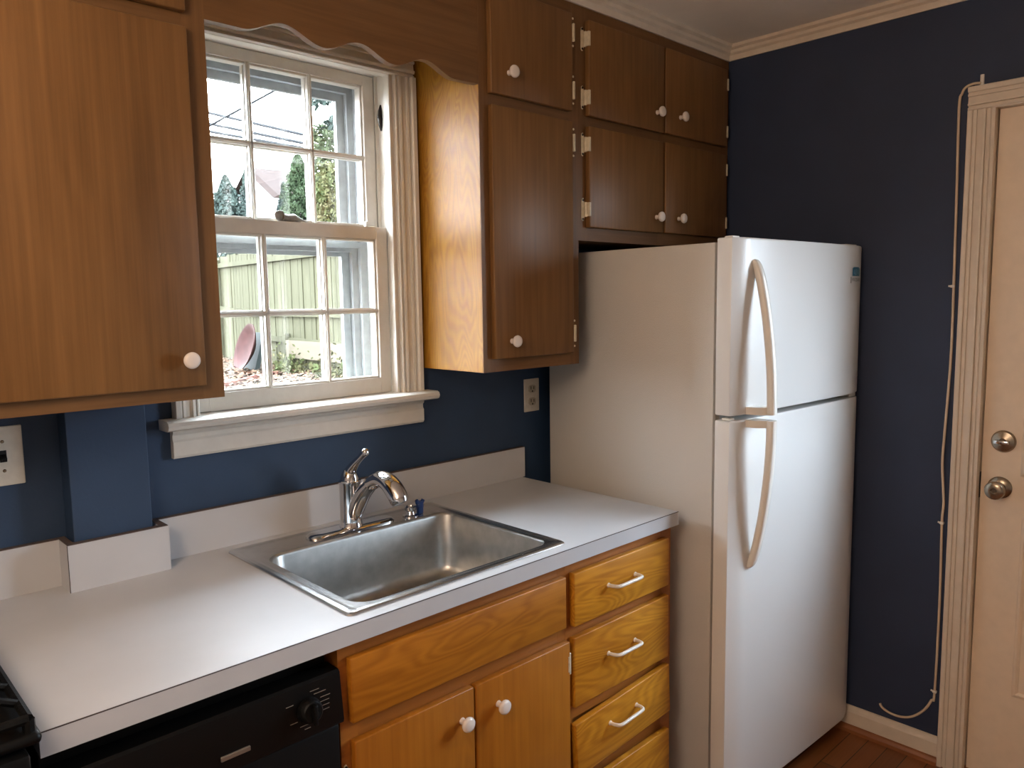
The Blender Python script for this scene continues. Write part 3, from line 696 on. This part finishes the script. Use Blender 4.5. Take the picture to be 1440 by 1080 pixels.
mb = MB(); mb.box(-1.466, -1.454, -.0075, -.005, 1.195, 1.219); mb.build('toggle_slot', M['dark'], P_)
mb = MB(); mb.prism([(-.006, 1.200), (-.018, 1.198), (-.019, 1.204), (-.006, 1.212)], 'x', -1.4645, -1.4555); mb.build('toggle', M['black'], P_)
for zz in (1.177, 1.237):
    mb = MB(); mb.lathe([(.0035, 0), (.002, .0015)], (-1.4595, -.006, zz), (0, -1, 0), 12); mb.build('screw', M['nickel'], P_)

# ------------------------------------------------------------------ door and casing on the right wall
Dd = empty('door_1', (XR, -1.58, 0), kind='structure')
cs = MB()
dcp = [(0, 0), (0, .012), (.003, .016), (.008, .016), (.009, .010), (.013, .010), (.014, .018), (.018, .019), (.019, .014), (.036, .013), (.037, .018), (.042, .019), (.043, .015), (.047, .015), (.048, .020), (.052, .022), (.060, .022), (.062, .018), (.062, 0)]
# inner edge at y=-1.138, outwards towards +y
cs.prism([(XR-v, -1.138+u) for u, v in dcp], 'z', 0, 2.036)
cs.prism([(XR-v, -2.022-u) for u, v in dcp], 'z', 0, 2.036)
cs.prism([(XR-v, 2.036+u*1.1) for u, v in dcp], 'y', -2.084, -1.076)
cs.build('casing', M['dtrim'], Dd, smooth=True, ang=.5)
jm = MB(); jm.box(XR-.012, XR+.12, -1.1385, -1.147, 0, 2.045); jm.box(XR-.012, XR+.12, -2.012, -2.022, 0, 2.045); jm.box(XR-.012, XR+.12, -2.02, -1.14, 2.035, 2.045)
jm.box(XR+.065, XR+.085, -1.160, -1.146, 0, 2.035); jm.box(XR+.065, XR+.085, -2.012, -1.998, 0, 2.035)
jm.box(XR+.064, XR+.085, -1.998, -1.160, 2.012, 2.035)
jm.build('jamb', M['dtrim'], Dd)
sx0, sx1 = XR+.018, XR+.062   # slab
sy0, sy1 = -2.008, -1.1515
LZ0, LZ1, LY0, LY1 = 1.00, 1.90, -1.865, -1.285   # glazed opening
sl = MB()
for (a, b2, c_, d_) in ((sy0, LY0, .012, 2.0335), (LY1, sy1, .012, 2.0335), (LY0, LY1, .012, LZ0), (LY0, LY1, LZ1, 2.0335)): sl.box(sx0, sx1, a, b2, c_, d_)
slo = sl.build('door_slab', M['doorp'], Dd)
def ring(mb, y0, y1, z0, z1, w, x0, x1, prof):
    """mitred moulding frame whose outer rectangle is y0..y1,z0..z1; prof list (inset, height towards the room)"""
    Ls = [[(sx0-hh, y0+i, z0+i), (sx0-hh, y1-i, z0+i), (sx0-hh, y1-i, z1-i), (sx0-hh, y0+i, z1-i)] for i, hh in prof]
    mb.loops(Ls)
lf = MB(); ring(lf, LY0-.032, LY1+.032, LZ0-.032, LZ1+.032, 0, 0, 0, [(0, 0), (.003, .009), (.010, .013), (.024, .013), (.030, .008), (.036, .006), (.036, -.02)])
lf.build('glass_frame', M['doorp'], Dd, smooth=True, ang=.4)
MB().box(sx0+.018, sx0+.022, LY0, LY1, LZ0, LZ1).build('glass', M['tint'], slo)
pn = MB()
for (a, b2) in ((-1.565, -1.262), (-1.895, -1.60)):
    ring(pn, a, b2, .290, .860, 0, 0, 0, [(0, 0), (.004, .004), (.010, .006), (.016, .002), (.020, -.003), (.030, -.003), (.050, .003), (.06, .003)])
    pn.add([(sx0-.003, a+.06, .35), (sx0-.003, b2-.06, .35), (sx0-.003, b2-.06, .80), (sx0-.003, a+.06, .80)], [(0, 1, 2, 3)])
pn.build('lower_panels', M['doorp'], Dd, smooth=True, ang=.3)
kb = MB(); ky, kz = -1.202, .926
kb.lathe([(.033, 0), (.033, .003), (.028, .008), (.014, .010), (.012, .028), (.018, .034), (.026, .044), (.0275, .054), (.025, .062), (.018, .066), (.008, .066), (.006, .064), (.001, .064)], (sx0, ky, kz), (-1, 0, 0), 32)
ko = kb.build('door_knob', M['nickel'], Dd, smooth=True, ang=.7)
db = MB(); dz = 1.067
db.lathe([(.033, 0), (.033, .004), (.029, .009), (.010, .013), (.008, .018), (.001, .018)], (sx0, ky-.004, dz), (-1, 0, 0), 32)
do_ = db.build('deadbolt', M['nickel'], Dd, smooth=True, ang=.5)
tp = MB(); tp.box(sx0-.030, sx0-.016, ky-.004-.019, ky-.004+.021, dz-.006, dz+.005, .003, 2); tp.build('thumb_turn', M['chrome'], do_, smooth=True)
lp = MB(); lp.box(XR+.02, XR+.06, -1.1476, -1.1466, .885, .965); lp.build('strike_plate', M['pane_dark'], Dd)
MB().box(sx0, XR+.12, -2.012, -1.147, -.0, .012).build('threshold', M['shoe'], Dd)

# cable stapled beside the casing
ca = MB()
xc = XR-.005
pts = [(xc, -1.105, 2.112), (xc, -1.085, 2.114), (xc, -1.066, 2.108), (xc, -1.056, 2.092), (xc-.001, -1.050, 2.05), (xc, -1.054, 1.80), (xc, -1.058, 1.52), (xc, -1.059, 1.30), (xc-.004, -1.053, 1.08), (xc-.002, -1.050, .98), (xc, -1.058, .86), (xc, -1.056, .79), (xc, -1.060, .55), (xc, -1.058, .237), (xc, -1.050, .205), (xc-.004, -1.030, .165), (xc-.005, -.996, .130), (xc-.005, -.960, .115), (xc-.005, -.925, .115), (xc-.003, -.900, .124), (xc, -.892, .134)]
ca.tube(smooth_curve(pts, 5), .0040, 8)
co = ca.build('wall_cable', M['cable'], base=(xc, -1.056, .12), smooth=True, ang=1)
tag(co, 'thin off-white cable running down beside the door casing and curling at its end', 'cable')
for i, (y, zz, lb) in enumerate(((-1.055, 1.528, 'small white cable clip highest of three beside the door casing'), (-1.056, .792, 'small white cable clip beside the casing below door knob height'), (-1.058, .237, 'small white cable clip just above the curled end of the cable'))):
    k = MB(); k.box(XR-.0105, XR, y-.006, y+.006, zz-.004, zz+.004, .0015, 1); k.tube([(XR-.004, y+.006, zz), (XR-.004, y+.012, zz+.001)], .003, 8)
    o = k.build('cable_clip', M['pull'], base=(XR, y, zz), smooth=True); tag(o, lb, 'clip', 'cable clips along the casing')
k = MB(); k.box(XR-.006, XR, -1.112, -1.102, 2.100, 2.136, .001, 1); o = k.build('cable_bracket', M['pull'], base=(XR, -1.107, 2.10)); tag(o, 'little upright white bracket on top of the door casing', 'bracket')

# ------------------------------------------------------------------ out of view beside the camera: globe lamp added as warm room fill
def fill_globe(x, y, label):
    lo = empty('fill_lamp', (x, y, ZC), label, 'lamp')
    mb = MB(); mb.lathe([(.06, 0), (.06, -.02), (.01, -.03), (.008, -.15), (.05, -.16), (.05, -.19)], (x, y, ZC)); mb.build('lamp_stem', M['lampbase'], lo, smooth=True)
    mb = MB(); mb.lathe([(.045, -.185)]+[(.26*sin(radians(a_)), -.435+.26*cos(radians(a_))) for a_ in range(12, 180, 8)]+[(.002, -.695)], (x, y, ZC)); mb.build('lamp_shade', M['lampglass'], lo, smooth=True)
fill_globe(-2.27, -1.35, 'unseen globe lamp added as warm fill, close to the left wall beside the viewer')

# ------------------------------------------------------------------ outdoors
GZ = .4
g = MB(); g.box(-14, 22, .32, 45, -.4, GZ); g.box(1.2, 22, -14, .32, -.4, -.15); g.box(-14, 1.2, -16, -4.1, -.4, -.15); g.build('ground', M['ground'], kind='structure')
def leaf_cloud(mb, pts, size, n):
    for _ in range(n):
        p = pts(); a = Vector((random.gauss(0, 1), random.gauss(0, 1), random.gauss(0, 1))).normalized(); b_ = a.cross(Vector((random.random(), random.random(), random.random()-.3))).normalized()
        s = size*random.uniform(.6, 1.3); p = Vector(p)
        mb.add([p-a*s, p-b_*s*.45, p+a*s, p+b_*s*.45], [(0, 1, 2, 3)])
def tree(name, base, h, w, mat, size, n, shape, label, cat, group='trees and shrubs beyond the fence', trunk=.12):
    t_ = empty(name, base, label, cat, group); bx, by, bz = base
    tr = MB(); tr.tube([(bx, by, bz), (bx+.05, by, bz+h*.45), (bx, by+.05, bz+h*.9)], [trunk, trunk*.7, trunk*.2], 8)
    for k in range(9):
        a = k*2.4; z1 = bz+h*(.2+.07*k); rr = shape((z1-bz)/h)*w*.7
        tr.tube([(bx, by, z1), (bx+cos(a)*rr, by+sin(a)*rr, z1+rr*.35)], [trunk*.3, trunk*.08], 6)
    tr.build('trunk', M['bark'], t_)
    fm = MB()
    def P():
        f_ = random.random()**.8; r_ = shape(f_)*w*sqrt(random.uniform(.25, 1)); a = random.uniform(0, 2*pi)
        r_ *= .72+.28*sin(a*5+f_*23)*cos(f_*61+a*2)
        return (bx+cos(a)*r_, by+sin(a)*r_, bz+h*(.06+.94*f_))
    leaf_cloud(fm, P, size, n); fm.build('foliage', mat, t_)
cone = lambda f_: (1-f_)**.8
col = lambda f_: min(1, (1-f_)*4)**.6
ball = lambda f_: sqrt(max(0, 1-(2*f_-1)**2))
tree('spruce_tree', (6.4, 16.6, GZ), 4.15, 1.75, M['l_con'], .06, 9000, cone, 'blue-green spruce at the left of the upper window panes', 'tree')
tree('spruce_tree', (8.2, 19.3, GZ), 5.0, .85, M['l_con'], .05, 3600, cone, 'narrow young spruce in front of the white gable wall', 'tree')
tree('spruce_tree', (6.75, 14.4, GZ), 3.75, .80, M['l_con'], .05, 4200, cone, 'bushy spruce between the brown roof and the arborvitae', 'tree')
tree('arborvitae_tree', (5.05, 10.6, GZ), 3.65, .40, M['l_arb'], .035, 12000, col, 'tall green columnar arborvitae right of the brown roof', 'tree')
tree('leafy_shrub', (4.95, 9.25, GZ), 3.3, .52, M['l_bush'], .04, 9000, lambda f_: ball(f_*.8+.12), 'yellow-green leafy shrub low in the right upper pane', 'shrub')
tree('leafy_shrub', (5.55, 10.35, GZ), 4.15, .62, M['l_hedge'], .042, 8000, lambda f_: ball(f_*.8+.12), 'taller reddish-green shrub behind the yellow-green one', 'shrub')
# overhanging branch
bt = empty('overhanging_branch', (4.3, 5.6, 4.3), 'drooping evergreen branch hanging against the sky at the upper right pane', 'branch')
bb_ = MB(); main = smooth_curve([(4.6, 5.3, 4.35), (3.95, 5.85, 4.20), (3.45, 6.25, 4.02), (3.05, 6.5, 3.86)], 5); bb_.tube(main, [.03*(1-.8*i/len(main)) for i in range(len(main))], 6)
tw = [((3.45, 6.2, 4.02), (3.38, 6.28, 3.82), (3.30, 6.3, 3.68), (3.18, 6.4, 3.62)), ((3.9, 5.9, 4.19), (3.6, 6.15, 4.22), (3.3, 6.4, 4.16))]
for q in tw: bb_.tube(smooth_curve(q, 4), .012, 5)
bb_.build('branch_wood', M['bark'], bt)
lf_ = MB(); allp = main+[p for q in tw for p in smooth_curve(q, 6)]
leaf_cloud(lf_, lambda: Vector(random.choice(allp[6:]))+Vector((random.gauss(0, .04), random.gauss(0, .04), random.gauss(-.02, .03))), .045, 1300); lf_.build('needles', M['l_con'], bt)

# fence: runs away from the house beside the yard
fn = empty('board_fence', (4.45, 9, GZ), 'weathered wooden board fence standing across the back yard', 'fence')
fpos = lambda y: 4.05+(y-6)*.088
bd_ = MB(); y = 3.2; random.seed(11)
while y < 19:
    w = .135+random.uniform(-.008, .008); x = fpos(y); h_ = 2.42+random.uniform(-.015, .015); off = random.uniform(-.008, .008)
    bd_.add([(x+off, y, GZ+.02), (x+off+.012, y+w, GZ+.02), (x+off+.012, y+w, h_), (x+off, y, h_), (x+off+.02, y, GZ+.02), (x+off+.032, y+w, GZ+.02), (x+off+.032, y+w, h_), (x+off+.02, y, h_)],
            [(0, 1, 2, 3), (7, 6, 5, 4), (0, 3, 7, 4), (1, 5, 6, 2), (3, 2, 6, 7), (0, 4, 5, 1)])
    y += w+.012
bd_.build('boards', M['fence'], fn)
def rail(y0, y1, z0, z1, hh=.085, th=.04, nm='rail', off=-.05, m_=None):
    a = (fpos(y0)+off, y0); b_ = (fpos(y1)+off, y1); mb = MB()
    mb.add([(a[0], a[1], z0), (b_[0], b_[1], z1), (b_[0], b_[1], z1+hh), (a[0], a[1], z0+hh), (a[0]+th, a[1], z0), (b_[0]+th, b_[1], z1), (b_[0]+th, b_[1], z1+hh), (a[0]+th, a[1], z0+hh)], [(0, 1, 2, 3), (7, 6, 5, 4), (0, 3, 7, 4), (1, 5, 6, 2), (3, 2, 6, 7), (0, 4, 5, 1)])
    return mb.build(nm, m_ or M['fence'], fn)
rail(10.8, 16, 1.25, 1.52, nm='brace'); rail(3.3, 10.7, 1.28, 1.28); rail(3.3, 11, .80, .86); rail(3.3, 16, 2.2, 2.2) 
for yp in (3.4, 6.6, 9.9, 13.2, 16.4): 
    mb = MB(); mb.box(fpos(yp)-.10, fpos(yp)-.01, yp, yp+.09, GZ, 1.0 if yp == 9.9 else 2.35); mb.build('fence_post', M['fence'], fn)
mb = MB(); x = fpos(8.4)-.09
mb.add([(x-.02, 7.62, .62), (x+.1, 9.85, .62), (x+.1, 9.85, .90), (x-.02, 7.62, .90), (x, 7.62, .62), (x+.12, 9.85, .62), (x+.12, 9.85, .90), (x, 7.62, .90)], [(0, 1, 2, 3), (7, 6, 5, 4), (0, 3, 7, 4), (1, 5, 6, 2), (3, 2, 6, 7), (0, 4, 5, 1)])
o = mb.build('leaning_plank', M['plank'], base=(x, 8.7, .62)); tag(o, 'pale new pine plank fixed low against the weathered fence', 'plank')

# rusty bowl leaning on the fence, slab behind it
def dish(c0, nrm, r):
    nrm = Vector(nrm).normalized(); return MB().lathe([(.02, -.16*r/.5), (r*.45, -.14*r/.5), (r*.8, -.06*r/.5), (r*.96, 0), (r*1.04, .01), (r*1.04, .025), (r*.95, .015), (r*.78, -.045*r/.5), (r*.43, -.125*r/.5), (.02, -.145*r/.5)], c0, nrm, 32)
bc = (3.72, 10.15, .80)
o = dish(bc, (-.93, .10, .30), .38).build('fire_pit_bowl', M['rust'], base=(3.72, 10.15, GZ), smooth=True, ang=.8); tag(o, 'rusty red round metal bowl leaning on its edge in the yard', 'fire pit')
mb = MB(); mb.prism([(3.84, .40), (3.92, .40), (4.10, 1.02), (4.02, 1.02)], 'y', 10.12, 10.55); o = mb.build('metal_panel', M['slab'], base=(4.0, 10.0, GZ)); tag(o, 'dark green-grey panel leaning behind the rusty bowl', 'panel')
for k in range(7):
    yb = 7.55+.42*k; xb = 2.55+.20*k
    if k > 3: break
mb = MB()
for k in range(9):
    a = Vector((2.3+k*.16, 8.0+k*.13, GZ)); 
    mb.box(a.x, a.x+.13, a.y, a.y+.10, GZ, GZ+.07, .006, 1)
o = mb.build('brick_edging', M['brick'], base=(2.9, 8.5, GZ)); tag(o, 'low row of red brick edging in the leaf-covered yard', 'edging')
# leaf litter that nobody could count
mb = MB(); random.seed(5)
for _ in range(9000):
    yy = random.uniform(5.0, 16); xx = random.uniform(1.5, 4.25)*(.6+yy/22); xx = min(xx, fpos(yy)-.1); p = Vector((xx, yy, GZ+.01+abs(random.gauss(0, .03)))); s = random.uniform(.025, .06); a = random.uniform(0, pi)
    u = Vector((cos(a), sin(a), random.uniform(-.4, .4)))*s; v = Vector((-sin(a), cos(a), random.uniform(-.4, .4)))*s*.6
    mb.add([p-u, p-v, p+u, p+v], [(0, 1, 2, 3)])
o = mb.build('fallen_leaves', M['leafdry'], kind='stuff'); tag(o, 'dry fallen leaves scattered over the yard along the fence', 'leaves')
# low weeds along the fence
wd_ = MB(); 
for yc in (6.9, 7.6, 8.2, 9.2, 9.6): leaf_cloud(wd_, lambda: (fpos(yc)-.25+random.gauss(0, .12), yc+random.gauss(0, .18), GZ+abs(random.gauss(.0, .16))), .04, 160)
o = wd_.build('fence_weeds', M['l_bush'], kind='stuff'); tag(o, 'straggly weeds growing along the foot of the fence', 'weeds')

# neighbour's house
H = empty('house', (14.5, 25.9, GZ), 'white neighbouring house with a brown shingled gable roof', 'house')
ap0 = Vector((11.72, 26.2, 6.42)); near = Vector((11.44, 23.65, 5.20)); far = Vector((12.0, 28.74, 5.20))
rd = Vector((.994, -.111, 0)).normalized(); Lr = 7
def pt(p, dz=0, along=0): q = p+rd*along; return (q.x, q.y, q.z+dz)
wv = MB(); wv.add([pt(near), pt(far), (far.x, far.y, GZ), (near.x, near.y, GZ), pt(ap0), pt(near, 0, Lr), pt(far, 0, Lr), ((far+rd*Lr).x, (far+rd*Lr).y, GZ), ((near+rd*Lr).x, (near+rd*Lr).y, GZ), pt(ap0, 0, Lr)], [(0, 1, 4), (0, 3, 2, 1), (5, 9, 6), (5, 6, 7, 8), (0, 5, 8, 3), (1, 2, 7, 6)])
wv.build('walls', M['hwall'], H)
rf = MB()
n2 = near+(near-ap0)*.08; f2 = far+(far-ap0)*.08
rf.add([pt(ap0, .12, -.12), pt(n2, .12, -.12), pt(n2, .12, Lr+.3), pt(ap0, .12, Lr+.3), pt(f2, .12, -.3), pt(f2, .12, Lr+.3), pt(ap0, 0.01, -.3), pt(n2, 0.01, -.3), pt(n2, 0.01, Lr+.3), pt(ap0, 0.01, Lr+.3), pt(f2, 0.01, -.3), pt(f2, 0.01, Lr+.3)], [(0, 1, 2, 3), (0, 3, 5, 4), (6, 9, 8, 7), (6, 10, 11, 9), (0, 6, 7, 1), (1, 7, 8, 2), (4, 5, 11, 10), (0, 4, 10, 6), (3, 2, 8, 9), (3, 9, 11, 5)])
rf.build('roof', M['roof'], H)
# power lines
def wire(a, b_, sag, label, r=.018):
    a = Vector(a); b_ = Vector(b_); d = (b_-a); P = [a-d*1.5+d*4*t/24+Vector((0, 0, -sag*(1-((t/12)-1)**2))) for t in range(25)]
    o = MB().tube(P, r, 6).build('power_line', M['wire'], base=tuple(a)); tag(o, label, 'power line', 'overhead power lines')
wire((8.98, 23.59, 7.67), (9.68, 18.54, 6.24), 0, 'uppermost of the parallel dark power lines across the sky', .052)
wire((8.95, 23.57, 7.32), (9.66, 18.52, 6.00), 0, 'middle of the parallel dark power lines across the sky', .052)
wire((8.93, 23.55, 7.07), (9.65, 18.51, 5.86), 0, 'lowest of the parallel dark power lines across the sky', .052)
wire((6.87, 18.42, 6.09), (8.28, 17.21, 7.05), 0, 'thin power line crossing the others, rising to the right', .03)

# ------------------------------------------------------------------ light
SKY = 25
wd = bpy.data.worlds.new('overcast_sky'); SC.world = wd; wd.use_nodes = True
nt = wd.node_tree; bg = nt.nodes['Background']
tc = N(nt, 'ShaderNodeTexCoord'); sx = N(nt, 'ShaderNodeSeparateXYZ'); nt.links.new(tc.outputs['Generated'], sx.inputs[0])
rp = N(nt, 'ShaderNodeValToRGB'); rp.color_ramp.elements[0].position = .0; rp.color_ramp.elements[1].position = .9
rp.color_ramp.elements[0].color = (.88, .95, 1, 1); rp.color_ramp.elements[1].color = (.74, .88, 1, 1)
nt.links.new(sx.outputs['Z'], rp.inputs['Fac']); nt.links.new(rp.outputs['Color'], bg.inputs['Color'])
mr = N(nt, 'ShaderNodeMapRange'); mr.inputs['From Min'].default_value = .05; mr.inputs['From Max'].default_value = .75
mr.inputs['To Min'].default_value = SKY; mr.inputs['To Max'].default_value = SKY*1.5   # overcast sky: zenith brighter than horizon
nt.links.new(sx.outputs['Z'], mr.inputs['Value']); nt.links.new(mr.outputs[0], bg.inputs['Strength'])
def portal(name, loc, rot, sx_, sy_):
    l = bpy.data.lights.new(name, 'AREA'); l.shape = 'RECTANGLE'; l.size = sx_; l.size_y = sy_; l.cycles.is_portal = True
    o = bpy.data.objects.new(name, l); COL.objects.link(o); o.location = loc; o.rotation_euler = rot
portal('kitchen_window_portal', (-.772, .21, 1.69), (radians(-90), 0, 0), .62, .95)
portal('door_glass_portal', (XR+.13, -1.575, 1.45), (0, radians(90), 0), .95, .62)

# ------------------------------------------------------------------ camera
cam = bpy.data.cameras.new('camera'); co = bpy.data.objects.new('camera', cam); COL.objects.link(co)
cam.sensor_fit = 'HORIZONTAL'; cam.sensor_width = 36; cam.lens = 27.1597; cam.clip_start = .02; cam.clip_end = 300
Rr = (0.72242, -0.6913, -0.01474); Uu = (0.08598, 0.06866, 0.99393); Bk = (-0.68609, -0.7193, 0.10904)
co.matrix_world = Matrix(((Rr[0], Uu[0], Bk[0], -1.7767), (Rr[1], Uu[1], Bk[1], -1.8359), (Rr[2], Uu[2], Bk[2], 1.5085), (0, 0, 0, 1)))
SC.camera = co
SC.view_settings.view_transform = 'Standard'; SC.view_settings.look = 'None'; SC.view_settings.gamma = 1
SC.view_settings.use_curve_mapping = False; SC.view_settings.exposure = 0.65
try:
    SC.cycles.max_bounces = 10; SC.cycles.diffuse_bounces = 6; SC.cycles.transparent_max_bounces = 12
except Exception: pass
